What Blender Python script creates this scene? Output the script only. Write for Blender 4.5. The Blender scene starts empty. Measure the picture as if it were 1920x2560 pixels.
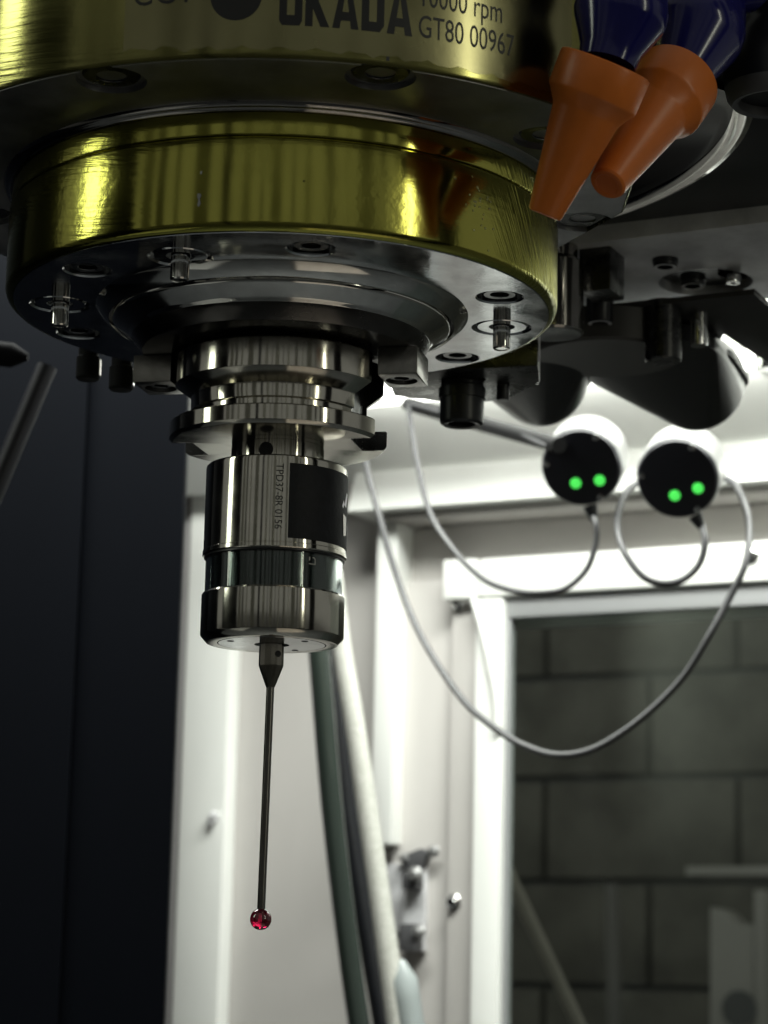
import bpy, bmesh, math, random
import numpy as np
from mathutils import Vector, Matrix
random.seed(4)
S = bpy.context.scene
COL = S.collection
MM = 0.001
R_ = math.radians
# ------------------------------------------------------------------ camera
FPX, PITCH, ROLL = 6000., R_(11.1), R_(1.3)
fw = Vector((0, math.cos(PITCH), math.sin(PITCH)))
r0 = Vector((1, 0, 0)); u0 = r0.cross(fw)
rt = r0*math.cos(ROLL) + u0*math.sin(ROLL); up = rt.cross(fw)
CAM = Vector((31.127, -678.409, -152.097))             # mm
cam = bpy.data.cameras.new("camera"); camo = bpy.data.objects.new("camera", cam); COL.objects.link(camo)
camo.matrix_world = Matrix(((rt.x, up.x, -fw.x, CAM.x*MM), (rt.y, up.y, -fw.y, CAM.y*MM), (rt.z, up.z, -fw.z, CAM.z*MM), (0, 0, 0, 1)))
cam.sensor_fit = 'VERTICAL'; cam.sensor_height = 36.0; cam.lens = FPX/2560*36.0
cam.clip_start = 0.02; cam.clip_end = 60
cam.dof.use_dof = True; cam.dof.focus_distance = 0.672; cam.dof.aperture_fstop = 25
S.camera = camo
def ray(px, py): return fw + rt*((px-960)/FPX) - up*((py-1280)/FPX)
def at(px, py, Y):
    d = ray(px, py); return CAM + d*((Y-CAM.y)/d.y)
def atz(px, py, z):
    d = ray(px, py); return CAM + d*((z-CAM.z)/d.z)
# ------------------------------------------------------------------ world, lamps, exposure
W = bpy.data.worlds.new("World"); S.world = W; W.use_nodes = True
bg = W.node_tree.nodes['Background']; bg.inputs[0].default_value = (0.98, 1.0, 0.91, 1); bg.inputs[1].default_value = 0.15
S.view_settings.view_transform = 'Standard'; S.view_settings.look = 'None'; S.view_settings.exposure = 0.18; S.view_settings.gamma = 1
def area_lamp(name, loc, target, sx, sy, power, color):
    l = bpy.data.lights.new(name, 'AREA'); l.shape = 'RECTANGLE'; l.size = sx*MM; l.size_y = sy*MM; l.energy = power; l.color = color
    o = bpy.data.objects.new(name, l); COL.objects.link(o)
    loc = Vector(loc)*MM; d = (Vector(target)*MM-loc).normalized()
    z = -d; y = Vector((0, 0, 1)); x = y.cross(z).normalized(); y = z.cross(x)
    o.matrix_world = Matrix(((x.x, y.x, z.x, loc.x), (x.y, y.y, z.y, loc.y), (x.z, y.z, z.z, loc.z), (0, 0, 0, 1)))
    return o
# upright work lamps at the two front sides of the enclosure, and an unseen overhead lamp in front of its back wall
area_lamp("side_lamp", (-900, -205, 240), (0, 0, 60), 120, 700, 1.5, (0.93, 1.0, 0.82))
area_lamp("front_lamp", (600, -490, 190), (0, 0, 60), 24, 560, .5, (1.0, 1.0, 0.80))
area_lamp("cabin_lamp", (170, 390, 450), (190, 860, -230), 1250, 120, 18, (0.97, 1.0, 0.93))
# ------------------------------------------------------------------ materials
def mat(name, base=(.5, .5, .5), metal=0., rough=.5, spec=.5, coat=0., trans=0., ior=1.5, emit=None, estr=0., aniso=0.,
        noise=None, bump=None, rvar=0., grain=None):
    """noise=(scale, amount, stretch xyz), bump=(scale, strength, stretch xyz), grain = extra fine colour variation"""
    m = bpy.data.materials.new(name); m.use_nodes = True; nt = m.node_tree; b = nt.nodes['Principled BSDF']
    b.inputs['Base Color'].default_value = (*base, 1); b.inputs['Metallic'].default_value = metal; b.inputs['Roughness'].default_value = rough
    b.inputs['Specular IOR Level'].default_value = spec; b.inputs['Coat Weight'].default_value = coat; b.inputs['Coat Roughness'].default_value = .06
    b.inputs['Transmission Weight'].default_value = trans; b.inputs['IOR'].default_value = ior
    if emit: b.inputs['Emission Color'].default_value = (*emit, 1); b.inputs['Emission Strength'].default_value = estr
    L = nt.links.new
    tc = nt.nodes.new('ShaderNodeTexCoord')
    def tex(scale, st, detail=5, rough_=.6):
        mp = nt.nodes.new('ShaderNodeMapping'); mp.inputs['Scale'].default_value = st; L(tc.outputs['Object'], mp.inputs[0])
        n = nt.nodes.new('ShaderNodeTexNoise'); n.inputs['Scale'].default_value = scale; n.inputs['Detail'].default_value = detail
        n.inputs['Roughness'].default_value = rough_; L(mp.outputs[0], n.inputs['Vector']); return n
    if noise:
        n = tex(noise[0], noise[2]); mr = nt.nodes.new('ShaderNodeMapRange'); mr.inputs[1].default_value = .3; mr.inputs[2].default_value = .7
        mr.inputs[3].default_value = 1-noise[1]; mr.inputs[4].default_value = 1+noise[1]*.6; L(n.outputs['Fac'], mr.inputs[0])
        mx = nt.nodes.new('ShaderNodeMix'); mx.data_type = 'RGBA'; mx.blend_type = 'MULTIPLY'; mx.inputs[0].default_value = 1
        mx.inputs[6].default_value = (*base, 1); L(mr.outputs[0], mx.inputs[7]); L(mx.outputs[2], b.inputs['Base Color'])
    if rvar:
        n2 = tex(noise[0]*.7 if noise else 60, noise[2] if noise else (1, 1, 1)); mr = nt.nodes.new('ShaderNodeMapRange')
        mr.inputs[1].default_value = .35; mr.inputs[2].default_value = .7; mr.inputs[3].default_value = max(.02, rough-rvar*.5); mr.inputs[4].default_value = rough+rvar
        L(n2.outputs['Fac'], mr.inputs[0]); L(mr.outputs[0], b.inputs['Roughness'])
    if bump:
        n3 = tex(bump[0], bump[2], 4); bp = nt.nodes.new('ShaderNodeBump'); bp.inputs['Strength'].default_value = bump[1]; bp.inputs['Distance'].default_value = .0003
        L(n3.outputs['Fac'], bp.inputs['Height']); L(bp.outputs[0], b.inputs['Normal'])
    if aniso:
        b.inputs['Anisotropic'].default_value = aniso
        b.inputs['Anisotropic Rotation'].default_value = .25
        tg = nt.nodes.new('ShaderNodeTangent'); tg.direction_type = 'RADIAL'; tg.axis = 'Z'; L(tg.outputs[0], b.inputs['Tangent'])
    return m
M = {}
M['turned'] = mat('turned_steel', (.62, .595, .53), 1, .13, aniso=.8, noise=(140, .12, (1, 1, 1)), rvar=.05)
M['ground'] = mat('ground_steel', (.66, .67, .68), 1, .10, noise=(90, .22, (1, 1, 1)), rvar=.12, bump=(260, .12, (1, 3, 1)))
M['mirror'] = mat('polished_steel', (.72, .71, .68), 1, .09, noise=(120, .15, (1, 1, 1)), rvar=.06)
M['nose'] = mat('spindle_nose_steel', (.42, .40, .38), 1, .10, aniso=.5, noise=(70, .2, (1, 1, 1)), rvar=.06)
M['darksteel'] = mat('blackened_steel', (.10, .10, .10), 1, .28, noise=(200, .3, (1, 1, 1)), rvar=.1)
M['key'] = mat('hardened_key_steel', (.30, .29, .27), 1, .26, noise=(300, .2, (1, 1, 1)), bump=(500, .1, (1, 1, 1)))
M['black'] = mat('black_oxide', (.012, .013, .016), 0, .35, noise=(200, .3, (1, 1, 1)))
M['blackgloss'] = mat('black_gloss_enamel', (.004, .005, .009), 0, .12, spec=.14)
M['hole'] = mat('hole_dark', (.004, .004, .005), 0, .5)
M['bolt'] = mat('bolt_steel', (.22, .22, .22), 1, .22, noise=(300, .2, (1, 1, 1)))
M['print'] = mat('black_print', (.012, .012, .012), 0, .45)
M['orange'] = mat('orange_plastic', (.70, .18, .025), 0, .36, spec=.5, noise=(40, .12, (1, 1, 1)), bump=(900, .12, (1, 1, 1)))
M['blue'] = mat('blue_plastic', (.010, .010, .105), 0, .16, spec=.5, bump=(120, .05, (1, 1, 1)))
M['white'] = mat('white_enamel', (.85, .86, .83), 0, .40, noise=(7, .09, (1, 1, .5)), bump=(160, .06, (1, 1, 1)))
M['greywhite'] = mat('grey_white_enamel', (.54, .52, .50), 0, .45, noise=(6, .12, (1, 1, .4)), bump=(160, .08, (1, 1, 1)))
M['darkpanel'] = mat('dark_panel_steel', (.0022, .0027, .0042), 0, .5, spec=.04, noise=(3, .3, (1, 1, .3)))
M['grip'] = mat('black_cast_plastic', (.016, .016, .018), 0, .30, noise=(60, .3, (1, 1, 1)), bump=(300, .15, (1, 1, 1)))
M['plate'] = mat('milled_plate', (.80, .80, .82), .2, .45, noise=(50, .25, (1, 1, 1)), rvar=.1)
M['glass'] = mat('window_glass', (.86, .90, .87), 0, .0, spec=.06, trans=1, ior=1.30)
def pane_mat():
    m = bpy.data.materials['window_glass']; nt = m.node_tree; L = nt.links.new; out = nt.nodes['Material Output']
    t = nt.nodes.new('ShaderNodeBsdfTransparent'); t.inputs[0].default_value = (.90, .93, .91, 1)
    g = nt.nodes.new('ShaderNodeBsdfGlossy'); g.inputs['Roughness'].default_value = .22; g.inputs[0].default_value = (.9, .92, .9, 1)
    mx = nt.nodes.new('ShaderNodeMixShader'); mx.inputs[0].default_value = .022
    L(t.outputs[0], mx.inputs[1]); L(g.outputs[0], mx.inputs[2]); L(mx.outputs[0], out.inputs[0])
pane_mat()
M['probeglass'] = mat('probe_window_glass', (.85, .95, .92), 0, .02, trans=1, ior=1.5)
M['glint'] = mat('bare_metal_glint', (.85, .86, .45), 1, .3, bump=(800, .8, (1, 1, 1)))
M['ruby'] = mat('ruby', (.52, .010, .06), 0, .02, trans=.85, ior=1.76, coat=.3)
M['label'] = mat('black_label', (.010, .011, .015), 0, .58, spec=.25, bump=(700, .35, (1, 1, 1)), noise=(500, .3, (1, 1, 1)))
M['labelmark'] = mat('label_mark', (.75, .72, .82), 0, .3)
M['chrome'] = mat('chrome', (.75, .75, .75), 1, .08)
M['cable'] = mat('grey_cable', (.062, .062, .066), 0, .42)
M['hose'] = mat('black_rubber_hose', (.030, .040, .034), 0, .16, coat=.6, bump=(300, .2, (1, 1, 1)))
M['block'] = mat('concrete_block', (.205, .197, .172), 0, .9, noise=(9, .35, (1, 1, 1)), bump=(60, .6, (1, 1, 1)))
M['mortar'] = mat('dark_mortar', (.19, .195, .20), 0, .95)
M['cabinet'] = mat('pale_cabinet', (.62, .60, .57), 0, .5, noise=(6, .08, (1, 1, 1)))
M['conduit'] = mat('brown_grey_pipe', (1.0, .93, .83), 0, .45, noise=(20, .1, (1, 1, 1)))
M['floor'] = mat('machine_bed', (.07, .075, .08), 0, .5, noise=(8, .2, (1, 1, 1)))
M['led'] = mat('green_led', (.05, .6, .08), 0, .25, emit=(.10, 1.0, .13), estr=.72)
M['lamptube'] = mat('lit_lamp_tube', (.9, .9, .9), 0, .4, emit=(1, 1, .94), estr=4)
M['shell'] = mat('receiver_shell', (.46, .46, .46), .8, .36)
M['puck'] = mat('receiver_face', (.010, .010, .016), 0, .38)
M['shaft'] = mat('stylus_shaft', (.13, .125, .115), 1, .26, aniso=.4, noise=(900, .3, (1, 1, .05)))
M['adapter'] = mat('stylus_adapter_steel', (.30, .28, .24), 1, .20, aniso=.6, noise=(900, .25, (1, 1, .05)))

def brass(name, base, rough, scr):
    """olive-yellow anodised ring metal with fine turned grain, handling scratches and pitting"""
    m = mat(name, base, 1, rough, aniso=.35, noise=(14, .22, (1, 1, 1)))
    nt = m.node_tree; b = nt.nodes['Principled BSDF']; L = nt.links.new
    tc = nt.nodes.new('ShaderNodeTexCoord')
    def n(scale, st, det=3):
        mp = nt.nodes.new('ShaderNodeMapping'); mp.inputs['Scale'].default_value = st; L(tc.outputs['Object'], mp.inputs[0])
        x = nt.nodes.new('ShaderNodeTexNoise'); x.inputs['Scale'].default_value = scale; x.inputs['Detail'].default_value = det; L(mp.outputs[0], x.inputs['Vector']); return x
    h1 = n(55, (1, 1, 22)); h2 = n(420, (1, 1, 1), 5); h3 = n(26, (1, 1, 1), 2)
    # patches where the scratching is heavier
    mr = nt.nodes.new('ShaderNodeMapRange'); mr.inputs[1].default_value = .48; mr.inputs[2].default_value = .66; L(h3.outputs['Fac'], mr.inputs[0])
    mul = nt.nodes.new('ShaderNodeMath'); mul.operation = 'MULTIPLY'; L(h2.outputs['Fac'], mul.inputs[0]); L(mr.outputs[0], mul.inputs[1])
    ad = nt.nodes.new('ShaderNodeMath'); ad.operation = 'MULTIPLY_ADD'; ad.inputs[1].default_value = .35; L(h1.outputs['Fac'], ad.inputs[0]); L(mul.outputs[0], ad.inputs[2])
    def mth(op, a, b_=None, c=None):
        q = nt.nodes.new('ShaderNodeMath'); q.operation = op
        for i, v in enumerate((a, b_, c)):
            if v is None: continue
            if isinstance(v, (int, float)): q.inputs[i].default_value = v
            else: L(v, q.inputs[i])
        return q.outputs[0]
    sx = nt.nodes.new('ShaderNodeSeparateXYZ'); L(tc.outputs['Object'], sx.inputs[0])
    an = mth('ARCTAN2', sx.outputs[0], mth('MULTIPLY', sx.outputs[1], -1.))          # angle round the ring, 0 at the front
    uu = mth('MULTIPLY', an, .08)
    cmb = nt.nodes.new('ShaderNodeCombineXYZ')
    L(mth('ADD', mth('MULTIPLY', uu, 900.), mth('MULTIPLY', sx.outputs[2], 520.)), cmb.inputs[0]); L(mth('SUBTRACT', mth('MULTIPLY', sx.outputs[2], 40.), mth('MULTIPLY', uu, 22.)), cmb.inputs[1])
    sn = nt.nodes.new('ShaderNodeTexNoise'); sn.inputs['Scale'].default_value = 1; sn.inputs['Detail'].default_value = 3; L(cmb.outputs[0], sn.inputs['Vector'])
    win = nt.nodes.new('ShaderNodeMapRange'); win.interpolation_type = 'SMOOTHSTEP'; win.inputs[1].default_value = .75; win.inputs[2].default_value = 1.05; L(an, win.inputs[0])
    scrt = mth('MULTIPLY', mth('POWER', sn.outputs['Fac'], 2.), mth('MULTIPLY', win.outputs[0], 9.))
    cm2 = nt.nodes.new('ShaderNodeCombineXYZ'); L(mth('MULTIPLY', uu, 60.), cm2.inputs[0]); L(mth('ADD', mth('MULTIPLY', sx.outputs[2], 800.), mth('MULTIPLY', uu, 130.)), cm2.inputs[1])
    s2 = nt.nodes.new('ShaderNodeTexNoise'); s2.inputs['Scale'].default_value = 1; s2.inputs['Detail'].default_value = 4; L(cm2.outputs[0], s2.inputs['Vector'])
    wi2 = nt.nodes.new('ShaderNodeMapRange'); wi2.interpolation_type = 'SMOOTHSTEP'; wi2.inputs[1].default_value = -.35; wi2.inputs[2].default_value = -.60; L(an, wi2.inputs[0])
    scr2 = mth('MULTIPLY', s2.outputs['Fac'], mth('MULTIPLY', wi2.outputs[0], 2.6))
    hsum = mth('ADD', mth('ADD', ad.outputs[0], scrt), scr2)
    bp = nt.nodes.new('ShaderNodeBump'); bp.inputs['Strength'].default_value = scr; bp.inputs['Distance'].default_value = .0003
    L(hsum, bp.inputs['Height']); L(bp.outputs[0], b.inputs['Normal'])
    m2 = nt.nodes.new('ShaderNodeMapRange'); m2.inputs[1].default_value = .35; m2.inputs[2].default_value = .75; m2.inputs[3].default_value = rough*.8; m2.inputs[4].default_value = rough*1.7
    L(h3.outputs['Fac'], m2.inputs[0]); L(m2.outputs[0], b.inputs['Roughness'])
    return m
M['brass'] = brass('olive_yellow_ring_metal', (.48, .46, .10), .115, .20)
M['brassup'] = brass('olive_housing_metal', (.32, .305, .11), .16, .22)
M['sticker'] = brass('greyed_label_film', (.31, .29, .15), .20, .14)
def braid_mat():
    m = mat('braided_hose_sleeve', (.88, .86, .82), 0, .5); nt = m.node_tree; L = nt.links.new; b = nt.nodes['Principled BSDF']
    uv = nt.nodes.new('ShaderNodeUVMap'); mp = nt.nodes.new('ShaderNodeMapping'); mp.inputs['Scale'].default_value = (1, 1, 1); L(uv.outputs[0], mp.inputs[0])
    w = nt.nodes.new('ShaderNodeTexBrick'); w.inputs['Scale'].default_value = 1; w.inputs['Color1'].default_value = (.92, .90, .86, 1); w.inputs['Color2'].default_value = (.74, .73, .68, 1)
    w.inputs['Mortar'].default_value = (.42, .44, .38, 1); w.inputs['Mortar Size'].default_value = .05; w.inputs['Brick Width'].default_value = .5; w.inputs['Row Height'].default_value = .25
    L(mp.outputs[0], w.inputs['Vector']); L(w.outputs['Color'], b.inputs['Base Color'])
    bp = nt.nodes.new('ShaderNodeBump'); bp.invert = True; bp.inputs['Strength'].default_value = .6; bp.inputs['Distance'].default_value = .0008; L(w.outputs['Fac'], bp.inputs['Height']); L(bp.outputs[0], b.inputs['Normal'])
    return m
M['braid'] = braid_mat()
# ------------------------------------------------------------------ helpers
def finish(bm, m, sharp=32):
    bm.normal_update()
    me = bpy.data.meshes.new('m'); bm.to_mesh(me); bm.free()
    me.materials.append(m)
    me.polygons.foreach_set('use_smooth', [True]*len(me.polygons))
    me.set_sharp_from_angle(angle=R_(sharp))
    return me
class Node:                                   # a thing or a part: object + world position of its origin in mm
    def __init__(s, o, loc): s.o = o; s.loc = loc
def props(o, label=None, cat=None, group=None, kind=None):
    if label: o['label'] = label
    if cat: o['category'] = cat
    if group: o['group'] = group
    if kind: o['kind'] = kind
def thing(name, label, cat, loc, group=None):
    o = bpy.data.objects.new(name, None); o.empty_display_size = .01; COL.objects.link(o); o.location = Vector(loc)*MM
    props(o, label, cat, group); return Node(o, Vector(loc))
def mesh_obj(name, me, parent=None, loc=None):
    me.name = name
    o = bpy.data.objects.new(name, me); COL.objects.link(o)
    if parent: o.parent = parent.o
    return o
def part(name, bm, m, parent, label=None, sharp=32):
    """bm in world mm"""
    for v in bm.verts: v.co = (v.co-parent.loc)*MM
    o = mesh_obj(name, finish(bm, m, sharp), parent)
    if label: o['label'] = label
    return Node(o, parent.loc)
def single(name, bm, m, label, cat, group=None, kind=None, sharp=32):
    lo = Vector([min(v.co[i] for v in bm.verts) for i in range(3)]); hi = Vector([max(v.co[i] for v in bm.verts) for i in range(3)])
    c = (lo+hi)/2; c.z = lo.z
    for v in bm.verts: v.co = (v.co-c)*MM
    o = mesh_obj(name, finish(bm, m, sharp)); o.location = c*MM
    props(o, label, cat, group, kind); return Node(o, c)
def frame(o, d):
    d = Vector(d).normalized(); a = Vector((0, 0, 1)) if abs(d.z) < .95 else Vector((0, 1, 0))
    x = a.cross(d).normalized(); y = d.cross(x)
    return Matrix(((x.x, y.x, d.x, o[0]), (x.y, y.y, d.y, o[1]), (x.z, y.z, d.z, o[2]), (0, 0, 0, 1)))
ZF = Matrix.Identity(4)
def lathe(prof, seg=96, mx=None, bm=None, closed=False, a0=0., a1=360.):
    """profile of (r, z); revolved about the frame's z axis"""
    bm = bm or bmesh.new(); full = abs(a1-a0) >= 359.9
    n = seg if full else seg+1
    rows = []
    for r, z in prof:
        if r < 1e-6: rows.append([bm.verts.new((0, 0, z))])
        else: rows.append([bm.verts.new((r*math.cos(R_(a0+(a1-a0)*i/seg)), r*math.sin(R_(a0+(a1-a0)*i/seg)), z)) for i in range(n)])
    pairs = list(zip(rows, rows[1:])) + ([(rows[-1], rows[0])] if closed else [])
    for A, B in pairs:
        for i in range(seg):
            j = (i+1) % n
            if len(A) == 1 and len(B) == 1: continue
            if len(A) == 1: bm.faces.new((A[0], B[j], B[i]))
            elif len(B) == 1: bm.faces.new((A[i], A[j], B[0]))
            else: bm.faces.new((A[i], A[j], B[j], B[i]))
    if mx is not None:
        for row in rows:
            for v in row: v.co = mx @ v.co
    bmesh.ops.recalc_face_normals(bm, faces=bm.faces)
    return bm
def cyl(o, d, prof, seg=48, bm=None): return lathe(prof, seg, frame(o, d), bm)
def box(c, sx, sy, sz, yaw=0., bev=0., bm=None, mx=None):
    b2 = bmesh.new(); bmesh.ops.create_cube(b2, size=1)
    for v in b2.verts: v.co = Vector((v.co.x*sx, v.co.y*sy, v.co.z*sz))
    if bev: bmesh.ops.bevel(b2, geom=b2.edges[:], offset=bev, segments=2, affect='EDGES', profile=.6)
    T = mx if mx is not None else Matrix.Translation(Vector(c)) @ Matrix.Rotation(yaw, 4, 'Z')
    for v in b2.verts: v.co = T @ v.co
    if bm is None: return b2
    me = bpy.data.meshes.new('t'); b2.to_mesh(me); b2.free(); bm.from_mesh(me); bpy.data.meshes.remove(me); return bm
def prism(poly, d, bev=0.):
    """polygon (list of 3-D points) extruded by vector d"""
    bm = bmesh.new(); a = [bm.verts.new(p) for p in poly]; b = [bm.verts.new(Vector(p)+d) for p in poly]
    bm.faces.new(a); bm.faces.new(b[::-1]); n = len(poly)
    for i in range(n): bm.faces.new((a[i], b[i], b[(i+1) % n], a[(i+1) % n]))
    bmesh.ops.recalc_face_normals(bm, faces=bm.faces)
    if bev: bmesh.ops.bevel(bm, geom=bm.edges[:], offset=bev, segments=2, affect='EDGES', profile=.6)
    return bm
def hull(pts):
    bm = bmesh.new()
    for p in pts: bm.verts.new(p)
    bmesh.ops.convex_hull(bm, input=bm.verts[:])
    bmesh.ops.recalc_face_normals(bm, faces=bm.faces); return bm
def catmull(P, n=10):
    P = [Vector(p) for p in P]; out = []
    Q = [P[0]*2-P[1]]+P+[P[-1]*2-P[-2]]
    for i in range(1, len(Q)-2):
        a, b, c, d = Q[i-1:i+3]
        for k in range(n):
            t = k/n; out.append(.5*((2*b)+(c-a)*t+(2*a-5*b+4*c-d)*t*t+(3*b-a-3*c+d)*t**3))
    out.append(P[-1]); return out
def tube(path, rad, seg=12, uv=False, cap=True):
    bm = bmesh.new(); path = [Vector(p) for p in path]; rows = []; x = None; L = 0; Ls = []
    for i, p in enumerate(path):
        t = (path[min(i+1, len(path)-1)]-path[max(i-1, 0)]).normalized()
        if x is None: x = t.orthogonal().normalized()
        x = (x-t*x.dot(t)).normalized(); y = t.cross(x)
        rr = rad(i/(len(path)-1)) if callable(rad) else rad
        if i: L += (p-path[i-1]).length
        Ls.append(L)
        rows.append([bm.verts.new(p+(x*math.cos(2*math.pi*k/seg)+y*math.sin(2*math.pi*k/seg))*rr) for k in range(seg)])
    ul = bm.loops.layers.uv.new('UVMap') if uv else None
    for i in range(len(rows)-1):
        for k in range(seg):
            j = (k+1) % seg; f = bm.faces.new((rows[i][k], rows[i][j], rows[i+1][j], rows[i+1][k]))
            if uv:
                for lp, (a, b) in zip(f.loops, ((i, k), (i, k+1), (i+1, k+1), (i+1, k))): lp[ul].uv = (b/seg*6, Ls[a]/6.)
    if cap: bm.faces.new(rows[0][::-1]); bm.faces.new(rows[-1])
    return bm
def boolean(node_bm, cut_bm):
    """difference of two bmeshes (mm), returned as a bmesh"""
    def tmp(bm):
        me = bpy.data.meshes.new('t')
        for v in bm.verts: v.co *= .01
        bm.to_mesh(me); bm.free(); o = bpy.data.objects.new('t', me); COL.objects.link(o); return o
    a, c = tmp(node_bm), tmp(cut_bm)
    md = a.modifiers.new('b', 'BOOLEAN'); md.operation = 'DIFFERENCE'; md.object = c; md.solver = 'EXACT'
    bpy.context.view_layer.update()
    dg = bpy.context.evaluated_depsgraph_get(); me = bpy.data.meshes.new_from_object(a.evaluated_get(dg))
    bm = bmesh.new(); bm.from_mesh(me)
    for v in bm.verts: v.co *= 100.
    for o in (a, c): d = o.data; bpy.data.objects.remove(o); bpy.data.meshes.remove(d)
    bpy.data.meshes.remove(me); return bm
def text_bm(body, size, fn, offset=0., sx=1., align='LEFT', sub=1, spacing=1.):
    """flat lettering; fn maps text-plane (x, y) mm to a world point"""
    cu = bpy.data.curves.new('t', 'FONT'); cu.body = body; cu.size = 1; cu.offset = offset; cu.align_x = align; cu.resolution_u = 4; cu.space_character = spacing
    o = bpy.data.objects.new('t', cu); COL.objects.link(o); bpy.context.view_layer.update()
    me = bpy.data.meshes.new_from_object(o.evaluated_get(bpy.context.evaluated_depsgraph_get()))
    bpy.data.objects.remove(o); bpy.data.curves.remove(cu)
    bm = bmesh.new(); bm.from_mesh(me); bpy.data.meshes.remove(me)
    bmesh.ops.triangulate(bm, faces=bm.faces[:])
    if sub: bmesh.ops.subdivide_edges(bm, edges=[e for e in bm.edges if e.calc_length() > .12], cuts=3, use_grid_fill=False); bmesh.ops.triangulate(bm, faces=bm.faces[:])
    for v in bm.verts: v.co = fn(v.co.x*size*sx, v.co.y*size)
    return bm
def oncyl(R, ang0, z0, rot=False):
    """lettering wrapped on the spindle-axis cylinder; ang0 degrees from the front, positive to the right"""
    def fn(x, y):
        if rot: x, y = y, -x
        a = R_(ang0)+x/R
        return Vector((R*math.sin(a), -R*math.cos(a), z0+y))
    return fn
ALF = R_(-12.5); KU = Vector((math.cos(ALF), math.sin(ALF), 0)); KN = Vector((-math.sin(ALF), math.cos(ALF), 0))   # drive-key axis and the direction across it
# ================================================================== SPINDLE
rc_ = random.Random(8)
def angz(px, py, R):
    d = ray(px, py); a = d.x**2+d.y**2; b = 2*(CAM.x*d.x+CAM.y*d.y); c = CAM.x**2+CAM.y**2-R*R
    q = CAM+d*((-b-math.sqrt(b*b-4*a*c))/(2*a)); return math.degrees(math.atan2(q.x, -q.y)), q.z
sp = thing('machine_spindle', 'olive yellow metal spindle head with bolted steel face hanging over the probe', 'spindle', (0, 0, 18))
# upper housing: round, cut flat on the right
def clip(poly, n, s):
    out = []
    for i, p in enumerate(poly):
        q = poly[(i+1) % len(poly)]; dp = p.dot(n)-s; dq = q.dot(n)-s
        if dp <= 0: out.append(p)
        if dp*dq < 0: out.append(p+(q-p)*(dp/(dp-dq)))
    return out
def outline(R, off):
    c = [Vector((R*math.cos(R_(a)), R*math.sin(R_(a)), 0)) for a in np.arange(0, 360, 1.5)]
    for n, s in ((Vector((1, 0, 0)), 100.6), (Vector((.913, .408, 0)), 93.4), (Vector((.985, .174, 0)), 99.6)): c = clip(c, n.normalized(), s+off)
    return c
def stack(levels):
    bm = bmesh.new(); rows = [[bm.verts.new((p.x, p.y, z)) for p in outline(112+off, off)] for off, z in levels]
    n = min(len(r) for r in rows)
    for A, B in zip(rows, rows[1:]):
        for i in range(n): bm.faces.new((A[i], A[(i+1) % n], B[(i+1) % n], B[i]))
    bm.faces.new(rows[-1][::-1]); bmesh.ops.recalc_face_normals(bm, faces=bm.faces); return bm
hscrews = [atz(278, 200, 74), atz(951, 192, 74), atz(1367, 345, 74), atz(1457, 555, 74), Vector((-97, -38, 74)), Vector((-92, 20, 74))]
part('housing', stack([(-1.2, 74.6), (-.6, 74.15), (0, 75.2), (0, 126)]), M['brassup'], sp)
cut = bmesh.new()
for p in hscrews: lathe([(0, 60), (9.2, 60), (9.2, 74.6), (0, 74.6)][::1], 40, Matrix.Translation((p.x, p.y, 0)), cut)
und = bmesh.new()
o1 = outline(110.9, -1.1)
a = [und.verts.new((p.x, p.y, 73.9)) for p in o1]; b = [und.verts.new((p.x, p.y, 76)) for p in o1]
n = len(a)
for i in range(n): und.faces.new((a[i], a[(i+1) % n], b[(i+1) % n], b[i]))
und.faces.new(a); und.faces.new(b[::-1]); bmesh.ops.recalc_face_normals(und, faces=und.faces)
cut2 = bmesh.new()
for p in hscrews: lathe([(0, 70), (9.2, 70), (9.2, 75.4), (0, 75.4)], 40, Matrix.Translation((p.x, p.y, 0)), cut2)
part('housing_underside', boolean(und, cut2), mat('housing_underside_steel', (.36, .36, .37), 1, .40, noise=(60, .3, (1, 1, 1)), rvar=.12, bump=(200, .15, (1, 1, 1))), sp)
cut.free()
def cap_screw(p, r, zf, parent, depth=1.3, mt='bolt', hexr=None):
    """cap screw sunk in a counterbore of the face at height zf"""
    hx = hexr or r*.52
    s = part('screw', lathe([(hx, zf+depth+2.5), (hx, zf+depth+.15), (hx+.2, zf+depth), (r-.5, zf+depth), (r, zf+depth+.5), (r, zf+depth+3)], 32, Matrix.Translation((p[0], p[1], 0))), M[mt], parent)
    h = bmesh.new(); vs = [h.verts.new((p[0]+hx*1.02*math.cos(R_(60*i+17)), p[1]+hx*1.02*math.sin(R_(60*i+17)), zf+depth+1.2)) for i in range(6)]
    h.faces.new(vs); part('hex_socket', h, M['hole'], s)
    return s
for p in hscrews: cap_screw((p.x, p.y), 7.6, 74.0, sp, .9, 'darksteel' if p.x < 60 else 'bolt', 3.9)
part('collar', lathe([(78, 74.5), (82.6, 73.95), (82.3, 73.3), (81.5, 72.7), (80.9, 72.5), (80.4, 71.9), (78, 71.9)], 160), M['nose'], sp)
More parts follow.
